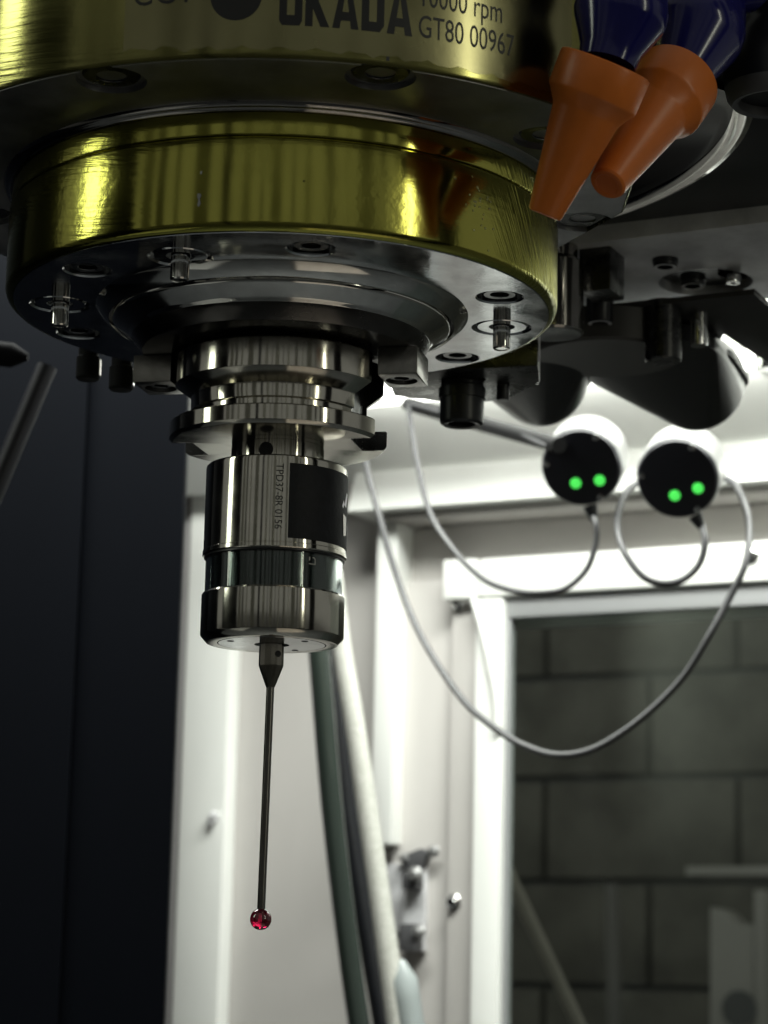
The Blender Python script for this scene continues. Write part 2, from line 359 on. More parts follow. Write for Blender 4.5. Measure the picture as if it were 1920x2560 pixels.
# lower ring
part('flange_ring', lathe([(78.0, 44), (78.0, 39.5), (79.0, 39.75), (79.9, 40.6), (80.3, 41.8), (80.35, 64.2), (80.1, 64.6), (79.1, 64.7), (79.0, 65.3), (79.7, 65.5), (79.9, 65.9), (79.8, 71.7), (79.4, 72.1), (78.5, 72.1)], 220), M['brass'], sp)
def chip(px, py, pts, m_, nm='paint_chip'):
    a_, z_ = angz(px, py, 80.35); f_ = oncyl(80.42, a_, z_); bm = bmesh.new()
    bm.faces.new([bm.verts.new(f_(x, y)) for x, y in pts]); part(nm, bm, M[m_], sp)
chip(497, 498, [(-.4, 1.6), (.5, 1.5), (.7, .9), (.3, 0), (.6, -1.2), (.1, -2.2), (-.4, -1.6), (-.1, -.3), (-.5, .7)], 'ground')
chip(503, 432, [(-.3, .4), (.3, .5), (.2, -.5), (-.25, -.3)], 'ground')
chip(760, 453, [(.28*math.cos(R_(40*i)), .28*math.sin(R_(40*i))) for i in range(9)], 'hole', 'ring_pit')
for k_ in range(26):
    u_, v_ = rc_.gauss(0, 22), rc_.gauss(0, 42)
    chip(1192+u_+v_*.2, 520+v_, [(rc_.uniform(.15, .5)*math.cos(R_(60*i)), rc_.uniform(.15, .5)*math.sin(R_(60*i))) for i in range(6)], 'glint')

# face plate with counterbores
SC = [(-52.3, -40.1), (-62.7, 26.6), (10.1, -64.3), (62.5, -22.5), (52.9, 45.3), (-9.4, 66)]
PN = [(-64.4, -4.8), (-25.5, -54.4), (64.8, 9.4)]
fp = lathe([(54.3, 39.3), (77.6, 39.3), (77.9, 39.45), (77.9, 44), (54.3, 44)], 200, closed=True)
cut = bmesh.new()
for x, y in SC: lathe([(0, 41.8), (6.4, 41.8), (6.4, 39.7), (7.1, 39.2), (7.1, 36), (0, 36)], 40, Matrix.Translation((x, y, 0)), cut)
for x, y in PN: lathe([(0, 40.5), (8.4, 40.5), (8.4, 39.8), (9.1, 39.2), (9.1, 36), (0, 36)], 44, Matrix.Translation((x, y, 0)), cut)
part('face_plate', boolean(fp, cut), M['ground'], sp, sharp=25)
for x, y in SC: cap_screw((x, y), 5.0, 39.3, sp, .8)
for x, y in PN:
    T = Matrix.Translation((x, y, 0))
    pl = part('pin_plug', lathe([(3.7, 42), (3.7, 39.75), (3.9, 39.55), (7.2, 39.5), (7.6, 39.9), (7.6, 42)], 40, T), M['ground'], sp)
    part('plug_bore', lathe([(0, 41.5), (3.75, 41.5)], 30, T), M['hole'], pl)
    part('locating_pin', lathe([(0, 32.9), (1.7, 32.9), (1.75, 32.75), (2.25, 32.7), (2.6, 33.1), (2.6, 41)], 36, T), M['mirror'], sp)
# nose rings
part('labyrinth_ring', lathe([(54.4, 41), (54.45, 39.2), (54.1, 38.7), (50.8, 35.75), (50.3, 35.6), (50.1, 36.2), (50.1, 41)], 200), M['mirror'], sp)
part('nose_gap', lathe([(50.3, 37.6), (48.5, 37.6)], 96), M['hole'], sp)
nose = lathe([(47, 40), (49.3, 40), (49.35, 35.5), (49.0, 34.9), (48.6, 34.6), (44.5, 31.8), (44.1, 31.45), (43.8, 31.0), (43.5, 30.7), (43.0, 30.7)], 200)
sn_ = part('spindle_nose', nose, M['mirror'], sp)
part('nose_face', lathe([(43.6, 31.2), (43.2, 30.4), (42.6, 29.6), (40.7, 26.9), (40.2, 26.45), (39.6, 26.35), (26, 26.35), (22.3, 26.0), (22.3, 40)], 200), mat('dark_nose_face', (.13, .125, .12), 1, .22, noise=(60, .35, (1, 1, 1)), rvar=.12), sn_)  # nose face takes a darker metal than the bevel above it
for s in (-1, 1):
    c = KU*(s*36.6)+Vector((0, 0, 22.2))
    kb = box(c, 11.6, 15.8, 8.3, ALF, .5)
    cc = KU*(s*36.2)
    cb = lathe([(0, 20.4), (4.6, 20.4), (4.6, 17.0), (0, 17.0)], 36, Matrix.Translation((cc.x, cc.y, 0)))
    kp = part('drive_key', boolean(kb, cb), M['key'], sp)
    s2 = part('key_screw', lathe([(2.0, 21), (2.0, 18.95), (2.2, 18.8), (3.4, 18.8), (3.8, 19.2), (3.8, 21)], 30, Matrix.Translation((cc.x, cc.y, 0))), M['bolt'], kp)
    h = bmesh.new(); h.faces.new([h.verts.new((cc.x+2.05*math.cos(R_(60*i)), cc.y+2.05*math.sin(R_(60*i)), 19.9)) for i in range(6)])
    hp = mesh = part('key_screw_socket', h, M['hole'], kp)
# lettering on the housing
RH = 112.08
ST = lathe([(112.02, 76.6), (112.06, 76.4), (112.06, 125.5)], 60, a0=-90-19.5, a1=-90+44)
for v in ST.verts:                                     # torn lower corner and wavy lower edge of the film
    if v.co.z < 77:
        an = math.degrees(math.atan2(v.co.x, -v.co.y)); v.co.z += .5*math.sin(an*1.3)+.35*math.sin(an*3.1+1) + (.9 if an < -13 else 0)
part('label_film', ST, M['sticker'], sp)
RL = 112.12
GL = {'O': [[(0, .1), (.1, 0), (.27, 0), (.27, 1), (.1, 1), (0, .9)], [(.54, 0), (.71, 0), (.81, .1), (.81, .9), (.71, 1), (.54, 1)], [(.27, 0), (.54, 0), (.54, .22), (.27, .22)], [(.27, .78), (.54, .78), (.54, 1), (.27, 1)]],
      'K': [[(0, 0), (.27, 0), (.27, 1), (0, 1)], [(.27, .38), (.55, 0), (.86, 0), (.46, .56), (.27, .66)], [(.27, .66), (.46, .56), (.84, 1), (.53, 1)]],
      'A': [[(0, 0), (.27, 0), (.50, 1), (.32, 1)], [(.94, 0), (.67, 0), (.44, 1), (.62, 1)], [(.30, .17), (.64, .17), (.59, .36), (.35, .36)]],
      'D': [[(0, 0), (.27, 0), (.27, 1), (0, 1)], [(.27, 0), (.66, 0), (.55, .21), (.27, .21)], [(.66, 0), (.82, .14), (.82, .86), (.66, 1), (.55, .79), (.55, .21)], [(.27, 1), (.27, .79), (.55, .79), (.66, 1)]]}
gb = bmesh.new(); fn = oncyl(RL, *angz(697, 62, RH)); gx = 0.
for ch in 'OKADA':
    for poly in GL[ch]: gb.faces.new([gb.verts.new(fn((gx+x)*7.15, y*12.4)) for x, y in poly])
    gx += max(x for p_ in GL[ch] for x, y in p_)+.10
bmesh.ops.triangulate(gb, faces=gb.faces[:])
part('maker_lettering', gb, M['print'], sp)
part('model_lettering', text_bm('CCT', 9.5, oncyl(RL, *angz(330, 17, RH)), sx=.86, spacing=1.05), M['print'], sp)
part('speed_lettering', text_bm('10000 rpm', 8.6, oncyl(RL, *angz(1046, 13, RH)), sx=.64), M['print'], sp)
part('serial_lettering', text_bm('GT80 00967', 8.6, oncyl(RL, *angz(1044, 91, RH)), sx=.64), M['print'], sp)
emb = bmesh.new(); fn = oncyl(RL, *angz(590, -10, RH))
cv = emb.verts.new(fn(0, 0)); rows = []
for rr in (2.2, 4.4, 6.5): rows.append([emb.verts.new(fn(rr*math.cos(R_(10*i)), rr*math.sin(R_(10*i)))) for i in range(36)])
for i in range(36):
    emb.faces.new((cv, rows[0][i], rows[0][(i+1) % 36]))
    for A, B in zip(rows, rows[1:]): emb.faces.new((A[i], A[(i+1) % 36], B[(i+1) % 36], B[i]))
part('maker_emblem', emb, M['print'], sp)
# ================================================================== TOUCH PROBE
tp = thing('touch_probe', 'steel touch probe with black label, long thin stylus and ruby ball below the spindle', 'probe', (0, 0, -138))
hol = lathe([(18, 30), (29.6, 25.0), (30.2, 24.5), (30.3, 24), (30.3, 16.2), (30.05, 15.8), (25.75, 12.6), (25.6, 12.2), (25.6, 8.6), (25.4, 8.4), (24.7, 8.3), (24.7, 5.3), (24.9, 5.15), (31.1, 5.1), (31.5, 4.7), (31.5, .55), (31.2, .15), (30.5, -.45), (30.2, -.5), (13.2, -.5), (13.2, 30)], 160, closed=True)
cut = bmesh.new()
for s in (-1, 1): box(KU*(s*33.3)+Vector((0, 0, 10)), 20, 16.2, 60, ALF, 0, cut)
hol = boolean(hol, cut)
hp_ = part('tool_holder', hol, M['turned'], tp, sharp=25)
hp_.o.data.materials.append(M['darksteel'])                # walls of the drive slots are given a darker steel
for f_ in hp_.o.data.polygons:
    c_ = f_.center/MM
    if (abs(f_.normal.dot(KN)) > .99 and abs(abs(c_.dot(KN))-8.1) < .15) or (abs(f_.normal.dot(KU)) > .99 and abs(abs(c_.dot(KU))-23.3) < .15): f_.material_index = 1
part('holder_groove', lathe([(24.2, 8.2), (24.72, 8.2), (24.72, 5.4), (24.2, 5.4)], 96), M['black'], tp) if False else None
part('holder_underside', lathe([(13.5, -.55), (23.1, -.55)], 96), M['mirror'], tp) if False else None
nk = lathe([(12.5, -.4), (13.3, -.45), (13.3, -.9), (13.05, -1.0), (13.05, -1.2), (13.4, -1.3), (13.45, -6.9), (13.2, -7.2), (12, -7.2)], 96)
hx_ = -3.75/13.4
hd = Vector((math.sin(math.asin((670-694)/115.6)), -math.cos(math.asin((670-694)/115.6)), 0))
neck = part('neck_collar', nk, M['turned'], tp)
hb = bmesh.new(); mxh = frame(hd*13.47+Vector((0, 0, -4.15)), hd)
vc = [hb.verts.new(mxh @ Vector((2.15*math.cos(R_(15*i)), 2.15*math.sin(R_(15*i)), 0))) for i in range(24)]
for v in vc: q = Vector((v.co.x, v.co.y, 0)); v.co = q.normalized()*13.5+Vector((0, 0, v.co.z))
v0 = hb.verts.new(hd*13.5+Vector((0, 0, -4.15)))
for i in range(24): hb.faces.new((v0, vc[i], vc[(i+1) % 24]))
part('set_screw_hole', hb, M['hole'], neck)
body = part('probe_body', lathe([(12.5, -6.95), (19.9, -7.0), (20.3, -7.4), (20.4, -8), (20.4, -31.9), (20.62, -32.1), (20.65, -33.2), (20.4, -33.5), (18, -33.5)], 140), M['turned'], tp)
lab = lathe([(20.2, -9.4), (20.55, -9.45), (20.62, -9.8), (20.62, -30.4), (20.55, -30.8), (20.2, -30.85)], 48, a0=-90+12.6, a1=-90+128)
part('label_plate', lab, M['label'], body)
def lmark(pts, off=.10):
    bm = bmesh.new()
    n_ = 4
    for q in pts:
        vs = []
        for a_, z_ in q: vs.append(bm.verts.new(((20.62+off)*math.sin(R_(a_)), -(20.62+off)*math.cos(R_(a_)), z_)))
        bm.faces.new(vs)
    return bm
part('label_mark', lmark([[(73, -18.4), (79, -14.4), (83, -14.8), (78, -19)], [(68, -19.0), (71, -17.2), (73, -18.2), (70, -19.6)]]), M['labelmark'], body)
part('label_fold', lmark([[(70, -21), (78, -21.6), (79, -27), (72, -27.5)]], .16), M['key'], body)
part('serial_lettering', text_bm('TPD37-8R 0156', 3.05, oncyl(20.44, 1.9, -9.7, True), sx=.94, sub=0), M['print'], body)
# window band of dark glass
part('window_core', lathe([(18.0, -33.3), (18.0, -44.3)], 96), mat('filter_core', (.008, .012, .012), 0, .2), tp)
part('glass_window', lathe([(18.2, -33.4), (19.65, -33.4), (19.65, -44.2), (18.2, -44.2)], 120, closed=True), M['probeglass'], tp)
part('window_lip', lathe([(18.1, -33.45), (20.1, -33.5), (20.2, -34.0), (19.75, -34.2), (18.1, -34.2)], 96), M['black'], tp)
mk = bmesh.new(); fnm = oncyl(19.75, 35, -37.6)
for q in ([(-1.5, 0), (1.6, 0), (1.6, .35), (-1.5, .35)], [(1.25, .35), (1.6, .35), (1.6, 2.2), (1.0, 2.9), (.2, 2.9), (.2, 2.5), (.8, 2.5), (1.25, 1.9)], [(-1.5, 1.2), (-.9, 1.7), (-.9, 2.9), (-1.5, 2.9)]):
    mk.faces.new([mk.verts.new(fnm(a_*.72, b_*.72)) for a_, b_ in q])
part('window_mark', mk, M['greywhite'], tp)
capp = part('probe_cap', lathe([(18.3, -44.2), (20.1, -44.2), (20.45, -44.7), (20.48, -56.0), (20.3, -56.4), (18.75, -58.1), (18.6, -58.15), (15.6, -58.15), (15.55, -57.6)], 140), M['turned'], tp)
ds = lathe([(15.55, -57.7), (15.2, -58.2), (5.0, -58.3), (4.8, -58.0), (4.8, -55.5), (0, -55.5)], 96)
disc = part('cap_disc', ds, M['ground'], tp)
for aa in (205, 320, 60):
    T = Matrix.Translation((12.6*math.cos(R_(aa)), 12.6*math.sin(R_(aa)), 0))
    part('disc_hole', lathe([(0, -58.32), (1.0, -58.32)], 20, T), M['hole'], disc)
part('boot_ring', lathe([(4.75, -56.2), (4.0, -57.4), (3.4, -57.0)], 48), M['chrome'], disc)
ad = part('stylus_adapter', lathe([(2.6, -55.6), (3.5, -56), (3.55, -64.2), (3.45, -64.6), (1.35, -70.2), (1.2, -70.5), (0, -70.5)], 12), M['adapter'], tp, sharp=20)
hd2 = Vector((math.sin(R_(35)), -math.cos(R_(35)), 0))
part('adapter_hole', cyl(hd2*3.30+Vector((0, 0, -61.2)), hd2, [(0, .32), (.92, .32), (.92, 0)], 24), M['hole'], ad)
BALL = Vector((-.63, 0, -135.42))
part('stylus', tube([Vector((0, 0, -69.8)), BALL*.5+Vector((0, 0, -35.1)), BALL+Vector((0, 0, 1.2))], 1.13, 24), M['shaft'], tp)
bmx = bmesh.new(); bmesh.ops.create_uvsphere(bmx, u_segments=48, v_segments=32, radius=3.02)
for v in bmx.verts: v.co += BALL
part('ruby_ball', bmx, M['ruby'], tp)
# ================================================================== HEADSTOCK (dark round base behind the spindle)
hs = thing('headstock', 'large glossy black round headstock base with bright rim behind the spindle', 'headstock', (0, 0, 96))
part('base_disc', lathe([(20, 118), (96, 112.5), (106, 111), (118, 107.5), (129, 102.5), (133.5, 100.4), (135.6, 100.0), (136.8, 100.6), (137.4, 102.2), (137.4, 130), (20, 130)], 220, a0=-10, a1=208), M['blackgloss'], hs)
part('rim_band', lathe([(131.2, 101.0), (133.2, 99.9), (135.4, 99.4), (137.1, 100.0), (137.9, 101.6), (137.9, 105), (137, 105)], 220, a0=-10, a1=208), M['mirror'], hs)
YAW = R_(-25.5); MU = Vector((math.cos(YAW), math.sin(YAW), 0)); MN = Vector((-math.sin(YAW), math.cos(YAW), 0))
def mb(u, n, z): return MU*u+MN*n+Vector((0, 0, z))
part('headstock_casting', box(mb(50, 90, 165), 420, 120, 118, YAW, 2), M['black'], hs)
# ================================================================== UNDERSIDE PLATE with nozzle sockets
pl = thing('nozzle_plate', 'grey milled steel plate with black sockets, lit from behind, right of the spindle', 'plate', mb(90, 188, 100))
lo_, hi_ = 148., 236.
recc = atz(1764, 706, 100)
pbm = box(mb(120, (lo_+hi_)/2, 104.5), 330, hi_-lo_, 9, YAW, .4)
part('plate_body', boolean(pbm, lathe([(0, 90), (17, 90), (17, 104), (0, 104)], 60, Matrix.Translation((recc.x, recc.y, 0)))), M['plate'], pl)
part('recess_floor', lathe([(0, 103.9), (16.9, 103.9)], 60, Matrix.Translation((recc.x, recc.y, 0))), M['black'], pl)
def socket(px, py, ybase, r, name='socket', parent=pl, top=100.3, mt='black', tip=None):
    """black nozzle socket whose open lower end shows at (px, py)"""
    c = at(px, py, ybase); zb = c.z
    T = Matrix.Translation((c.x, c.y, 0))
    s = part(name, lathe([(r*.62, zb+3), (r*.62, zb+.1), (r*.70, zb), (r*.95, zb), (r, zb+.4), (r, zb+(top-zb)*.45), (r*1.06, zb+(top-zb)*.5), (r*1.06, top)], 36, T), M[mt], parent)
    part('socket_rim', lathe([(r*.66, zb-.06), (r*.93, zb-.06)], 36, T), M['plate'], s)
    part('socket_bore', lathe([(0, zb+1.2), (r*.62, zb+1.2)], 30, T), M['hole'], s)
    return c
socket(1663, 668, 133, 4.3); socket(1732, 716, 152, 4.4)
c3 = at(1833, 708, 150); T = Matrix.Translation((c3.x, c3.y, 0)); zb = c3.z
part('nozzle_holder', lathe([(0, zb+5.4), (5.2, zb+5.4), (5.5, zb+6), (5.5, zb+9), (5.9, zb+9.4), (5.9, zb+12), (5.5, zb+12.4), (5.5, 100.5)], 36, T), M['black'], pl)
nt_ = part('nozzle_tip', lathe([(1.2, zb+1), (1.2, zb), (2.5, zb), (2.9, zb+2), (2.6, zb+5.5)], 32, T), M['chrome'], pl)
socket(1500, 809, 150, 4.6, top=93)
br = at(1505, 690, 128)
part('socket_block', box((br.x, br.y, 92.5), 11.6, 15, 16, YAW, .8), M['darksteel'], pl)
# round post beside the flange
cp = at(1385, 815, 122)
post = thing('steel_post', 'short round grey steel post tucked behind the right edge of the flange', 'post', (cp.x, cp.y, cp.z-3))
part('post_body', lathe([(0, cp.z-3), (9.6, cp.z-3), (10.2, cp.z-2.3), (10.2, cp.z+22), (8, cp.z+24), (8, 100)], 60, Matrix.Translation((cp.x, cp.y, 0))), M['nose'], post)
part('post_end', lathe([(0, cp.z-3.1), (9.4, cp.z-3.1)], 60, Matrix.Translation((cp.x, cp.y, 0))), M['ground'], post)
# ================================================================== TOOL MAGAZINE slab and pots
def slabpt(px, py, z=88.): return atz(px, py, z)
sl = thing('magazine_slab', 'flat black tool magazine slab hanging in front of the bright lamp', 'tool magazine', slabpt(1700, 780))
sp_ = [slabpt(*q) for q in ((1400, 786), (1886, 735), (1990, 830), (1925, 912), (1810, 837), (1765, 905), (1500, 905), (1300, 960))]
part('slab_body', prism(sp_, Vector((0, 0, 2.0)), .3), mat('slab_enamel', (.034, .032, .031), 0, .34, noise=(40, .3, (1, 1, 1))), sl)
gd = atz(1520, 880, 76)
part('slab_disc', lathe([(0, 75.5), (27, 75.5), (28, 76.5), (28, 88)], 60, Matrix.Translation((gd.x, gd.y+8, 0))), mat('slab_disc_steel', (.055, .052, .05), 0, .4), sl)
def circ(c, r, n, axis='z', sx=1.):
    return [Vector(c)+Vector((r*math.cos(2*math.pi*i/n)*sx, r*math.sin(2*math.pi*i/n), 0)) for i in range(n)]
def pot(label, bot_px, r, top_px, rt_, Yb, ztop):
    """rounded tapering pot: hull from a wide upper disc to a smaller rounded lower end, with raised ribs"""
    b = at(*bot_px, Yb); t = atz(*top_px, ztop)
    t_ = thing('tool_pot', label, 'tool pot', (b.x, b.y, b.z-r), 'tool pots under the magazine slab')
    pts = circ(t, rt_, 40)+circ(t-Vector((0, 0, 6)), rt_, 40)
    for k in range(-8, 9):
        a = R_(k*10); pts += [b+Vector((r*math.cos(a)*math.cos(2*math.pi*i/40), r*math.cos(a)*math.sin(2*math.pi*i/40)*1.2, r*math.sin(a))) for i in range(40)]
    part('pot_body', hull(pts), M['grip'], t_, sharp=50)
    for f in (.04, .16, .28, .40, .52):
        c = b+(t-b)*f; rr = r+(rt_-r)*f
        part('pot_rib', lathe([(rr-.6, -1.8), (rr+1.5, -1.1), (rr+1.5, 1.1), (rr-.6, 1.8)], 60, Matrix.Translation(c) @ Matrix.Diagonal((1, (1.2*(1-f)+f), 1, 1))), M['grip'], t_)
    return b, t, t_
b2, t2, pot2 = pot('black ribbed tool pot in front of the bright lamp, right of the other pot', (1742, 955), 19.5, (1590, 858), 31, 262, 86)
pot('black ribbed tool pot left of the lamp pot, behind the lower black socket', (1352, 948), 18.4, (1290, 850), 30, 240, 86)
c5 = at(1658, 905, 154)
gf = thing('gripper_bolt', 'dark cylindrical bolt with bright edge in front of the right tool pot', 'bolt', (c5.x, c5.y, c5.z))
T = Matrix.Translation((c5.x, c5.y, 0))
part('bolt_shank', lathe([(0, c5.z), (6.0, c5.z), (6.6, c5.z+.6), (6.6, c5.z+22)], 40, T), M['darksteel'], gf)
part('bolt_socket', lathe([(0, c5.z-.05), (3.4, c5.z-.05)], 6, T), M['hole'], gf)
c6 = at(1748, 838, 160)
part('bolt_stem', lathe([(0, c6.z-4), (3.0, c6.z-4), (3.2, c6.z-3), (3.2, 88)], 32, Matrix.Translation((c6.x, c6.y, 0))), M['chrome'], gf)
# ================================================================== lower socket on bracket
ls = thing('socket_bracket', 'dark bracket arm carrying a thick black socket beside the drive key', 'bracket', at(1154, 1075, 110))
c7 = at(1154, 1062, 105); zb = c7.z; T = Matrix.Translation((c7.x, c7.y, 0))
part('socket', lathe([(4.4, zb+2), (4.6, zb+.2), (6.2, zb-.2), (7.2, zb+.5), (7.4, zb+1.4), (7.4, zb+8.6), (7.9, zb+8.8), (7.9, zb+12.5), (7.2, zb+13), (7.2, zb+19)], 48, T), M['black'], ls)
part('socket_bore', lathe([(0, zb+1.6), (4.6, zb+1.6)], 36, T), M['hole'], ls)
za = zb+14.
pts = [atz(*q_, za) for q_ in ((970, 950), (1110, 925), (1345, 915), (1348, 955), (1270, 1000), (1180, 1008), (1090, 1002), (985, 990))]
part('arm', prism(pts, Vector((0, 0, 9)), .5), M['darksteel'], ls)
w0 = at(1322, 880, 118)
part('arm_upright', box((w0.x-1, w0.y, za+17), 6.5, 9, 26, YAW, .5), M['darksteel'], ls)
part('arm_upright', box((w0.x+2.9, w0.y-3.6, za+17), .9, 2.2, 26.2, YAW, .2), M['plate'], ls, 'bright edge strip of the upright')
sn = atz(1258, 965, za)
part('arm_stud', lathe([(0, za-5), (2.0, za-5), (2.2, za-4.6), (2.2, za)], 24, Matrix.Translation((sn.x, sn.y, 0))), M['black'], ls)
# left hanging knobs
KB = mat('knob_black', (.008, .008, .010), 0, .7, spec=.15)
for px, py, Y, lb, m_ in ((219, 950, 95, 'black knob under the left of the flange, farther from the drive key', 'nose'), (302, 976, 80, 'black knob with bright highlight strip left of the left drive key', 'chrome')):
    k = at(px, py, Y); T = Matrix.Translation((k.x, k.y, 0))
    kn = thing('hanging_knob', lb, 'knob', (k.x, k.y, k.z), 'black knobs under the left of the flange')
    part('knob_body', lathe([(0, k.z), (3.4, k.z), (4.0, k.z+.7), (4.0, k.z+7.5), (3.4, k.z+8), (3.4, k.z+28)], 36, T), KB, kn)
    part('knob_highlight', lathe([(4.05, k.z+1.4), (4.25, k.z+1.6), (4.25, k.z+6.8), (4.05, k.z+7)], 12, T, a0=-28, a1=14), M[m_], kn)  # added metal arc on the right side, imitating the bright wall's reflection
# ================================================================== COOLANT NOZZLES
def nozzle(label, head, tip, rc, rt1, segs, seglabel):
    """orange tapered nozzle from collar centre to tip, fed by blue ball-joint segments"""
    H, Tp = Vector(head), Vector(tip); L = (Tp-H).length; ax = (Tp-H)/L
    t = thing('coolant_nozzle', label, 'nozzle', tip, 'adjustable coolant nozzles')
    c = .26*L
    nz = part('nozzle_cone', cyl(H, ax, [(rc*.60, -.5), (rc*.95, -.6), (rc*.99, -.3), (rc, .4), (rc*.985, c*.80), (rc*.965, c*.86), (rc*.93, c*.90), (rc*.76, c*1.20), (rc*.735, c*1.27), (rt1*1.04, L-.7), (rt1*.94, L-.1), (rt1*.86, L), (rt1*.70, L), (rt1*.64, L-.25), (0, L-.3)], 72), M['orange'], t, sharp=28)
    pa = H-ax*2
    for i, (q, rr) in enumerate(segs):
        q = Vector(q); d = (q-pa); l = d.length; d.normalize()
        part('ball_segment', cyl(pa, d, [(0, -1.5), (rr*.62, -1.5), (rr*.66, l*.10), (rr*.97, l*.44), (rr, l*.50), (rr*1.0, l*.62), (rr*.97, l*.66), (rr*.80, l*.97), (rr*.76, l), (0, l)], 10 if i == 9 else 40), M['blue'], t, sharp=24)
        pa = q-d*1.0
    return t
n1h, n1t = at(1513, 166, -97), at(1361, 538, -85)
nozzle('orange coolant nozzle nearer the camera, its tip beside the flange ring', n1h, n1t, 12.2, 4.4, [(at(1578, -60, -98), 12.2), (at(1630, -240, -98), 12.2)], '')
n2h, n2t = at(1690, 205, -62), at(1517, 462, -82)
nozzle('orange coolant nozzle behind and right of the nearer one', n2h, n2t, 12.0, 4.7, [(at(1775, -15, -52), 13.4), (at(1880, -110, -46), 12.0), (at(1960, -230, -40), 12.0)], '')
# dark cylinder at the right edge
c8 = at(1932, 262, -30)
sc_ = thing('sensor_barrel', 'black barrel with grey metal lip at the top right corner', 'barrel', (c8.x, c8.y, c8.z))
T = Matrix.Translation((c8.x, c8.y, 0))
part('barrel_lip', lathe([(9.6, c8.z+3.2), (9.8, c8.z+.4), (11.4, c8.z), (13.0, c8.z+2.0), (13.6, c8.z+5)], 60, T), mat('barrel_lip_metal', (.14, .14, .15), .6, .5), sc_)
part('barrel_body', lathe([(13.6, c8.z+4.9), (14.2, c8.z+9), (13.9, c8.z+14), (12.0, c8.z+20), (9.0, c8.z+24), (8.4, c8.z+26), (8.4, c8.z+50)], 60, T), M['black'], sc_)
part('barrel_mouth', lathe([(0, c8.z+3.0), (9.7, c8.z+3.0)], 60, T), M['hole'], sc_)
# ================================================================== ENCLOSURE BACK WALL
WY = R_(-27.); WU = Vector((math.cos(WY), math.sin(WY), 0)); WN = Vector((-math.sin(WY), math.cos(WY), 0))
W0 = at(1169, 1400, 820); WC = W0.dot(WN)
def w(px, py, k=0.):
    """point of the back wall (k mm in front of it) seen at a pixel"""
    d = ray(px, py); return CAM+d*((WC-k-CAM.dot(WN))/d.dot(WN))
def us(p): return p.dot(WU)
def wp(u, z, k=0.): return WU*u+WN*(WC-k)+Vector((0, 0, z))
def wbox(u0_, u1_, z0, z1, k0, k1, bev=1.0):
    return box((WU*((u0_+u1_)/2)+WN*(WC-(k0+k1)/2)+Vector((0, 0, (z0+z1)/2))), abs(u1_-u0_), abs(k1-k0), abs(z1-z0), WY, bev)
def uw(px, py, k=0.): return us(w(px, py, k))
def zw(px, py, k=0.): return w(px, py, k).z
ZT = zw(1169, 1150, 0)
# doorway numbers
kd = 26.
u_d0 = uw(1118, 1700, kd); u_d1 = uw(1262, 1700, kd)             # stile
z_d1 = zw(1200, 1402, kd)
z_w1 = zw(1500, 1548, 0)
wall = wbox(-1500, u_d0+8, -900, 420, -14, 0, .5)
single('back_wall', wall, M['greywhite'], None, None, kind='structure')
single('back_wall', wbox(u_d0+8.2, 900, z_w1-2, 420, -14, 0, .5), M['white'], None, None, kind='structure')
z_top = zw(1145, 1160, 40)
single('ceiling_panel', prism([wp(-700, z_top-4, 30), wp(-700, z_top+260, 190), wp(-700, z_top+268, 186), wp(-700, z_top-2, 22)], WU*1700, .3), M['white'], None, None, kind='structure')
z_r0, z_r1 = zw(1145, 1258, 46), zw(1145, 1156, 46)
single('wall_rail', prism([wp(uw(868, 1200, 46), z_r0, 46), wp(uw(868, 1200, 46), z_r0, 0), wp(uw(868, 1200, 46), z_r1+9, 0), wp(uw(868, 1200, 46), z_r1, 36)], WU*900, .8), M['white'],
       'bright white rail running across the back wall behind the two receivers', 'rail')
# door surround
ds_ = thing('door_surround', 'white recessed frame around the back wall door below the bright rail', 'frame', wp(u_d0, z_d1, 0))
zi = zw(1145, 1290, 30)
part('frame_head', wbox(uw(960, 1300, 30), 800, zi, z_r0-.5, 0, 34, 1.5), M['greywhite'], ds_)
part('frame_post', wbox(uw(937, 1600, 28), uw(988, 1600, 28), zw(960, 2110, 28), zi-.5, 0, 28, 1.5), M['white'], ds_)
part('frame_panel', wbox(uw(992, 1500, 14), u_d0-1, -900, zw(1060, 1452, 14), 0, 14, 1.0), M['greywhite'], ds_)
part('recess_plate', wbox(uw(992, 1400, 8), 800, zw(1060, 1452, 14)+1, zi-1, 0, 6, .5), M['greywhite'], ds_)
# door
dr = thing('cabin_door', 'white framed door with dark window in the back wall', 'door', wp(u_d0, -800, kd))
u_wl = uw(1258, 1700, kd)
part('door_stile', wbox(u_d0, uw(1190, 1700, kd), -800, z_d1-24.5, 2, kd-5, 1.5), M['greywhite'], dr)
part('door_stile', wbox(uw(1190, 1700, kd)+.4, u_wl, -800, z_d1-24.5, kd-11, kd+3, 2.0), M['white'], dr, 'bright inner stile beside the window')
zt0 = zw(1500, 1476, kd)
part('door_top_rail', wbox(uw(1200, 1450, kd), 760, zt0, z_d1+1, 2, kd+2, 2.0), M['white'], dr)
part('corner_block', wbox(u_d0-2, uw(1200, 1450, kd)-1, z_d1-24, z_d1+1, 2, kd+5, 1.5), M['white'], dr)
part('window_seal', wbox(u_wl+.4, 760, z_w1, zt0-.4, kd-11, kd-3, .8), mat('grey_seal', (.27, .275, .28), 0, .5), dr)
part('window_seal', wbox(u_wl+.4, u_wl+3, -800, z_w1-.4, kd-11, kd-3, .8), bpy.data.materials['grey_seal'], dr)
gl = wbox(u_wl+2, 760, -790, z_w1+4, kd-9, kd-5, 0)
part('window_pane', gl, M['glass'], dr)
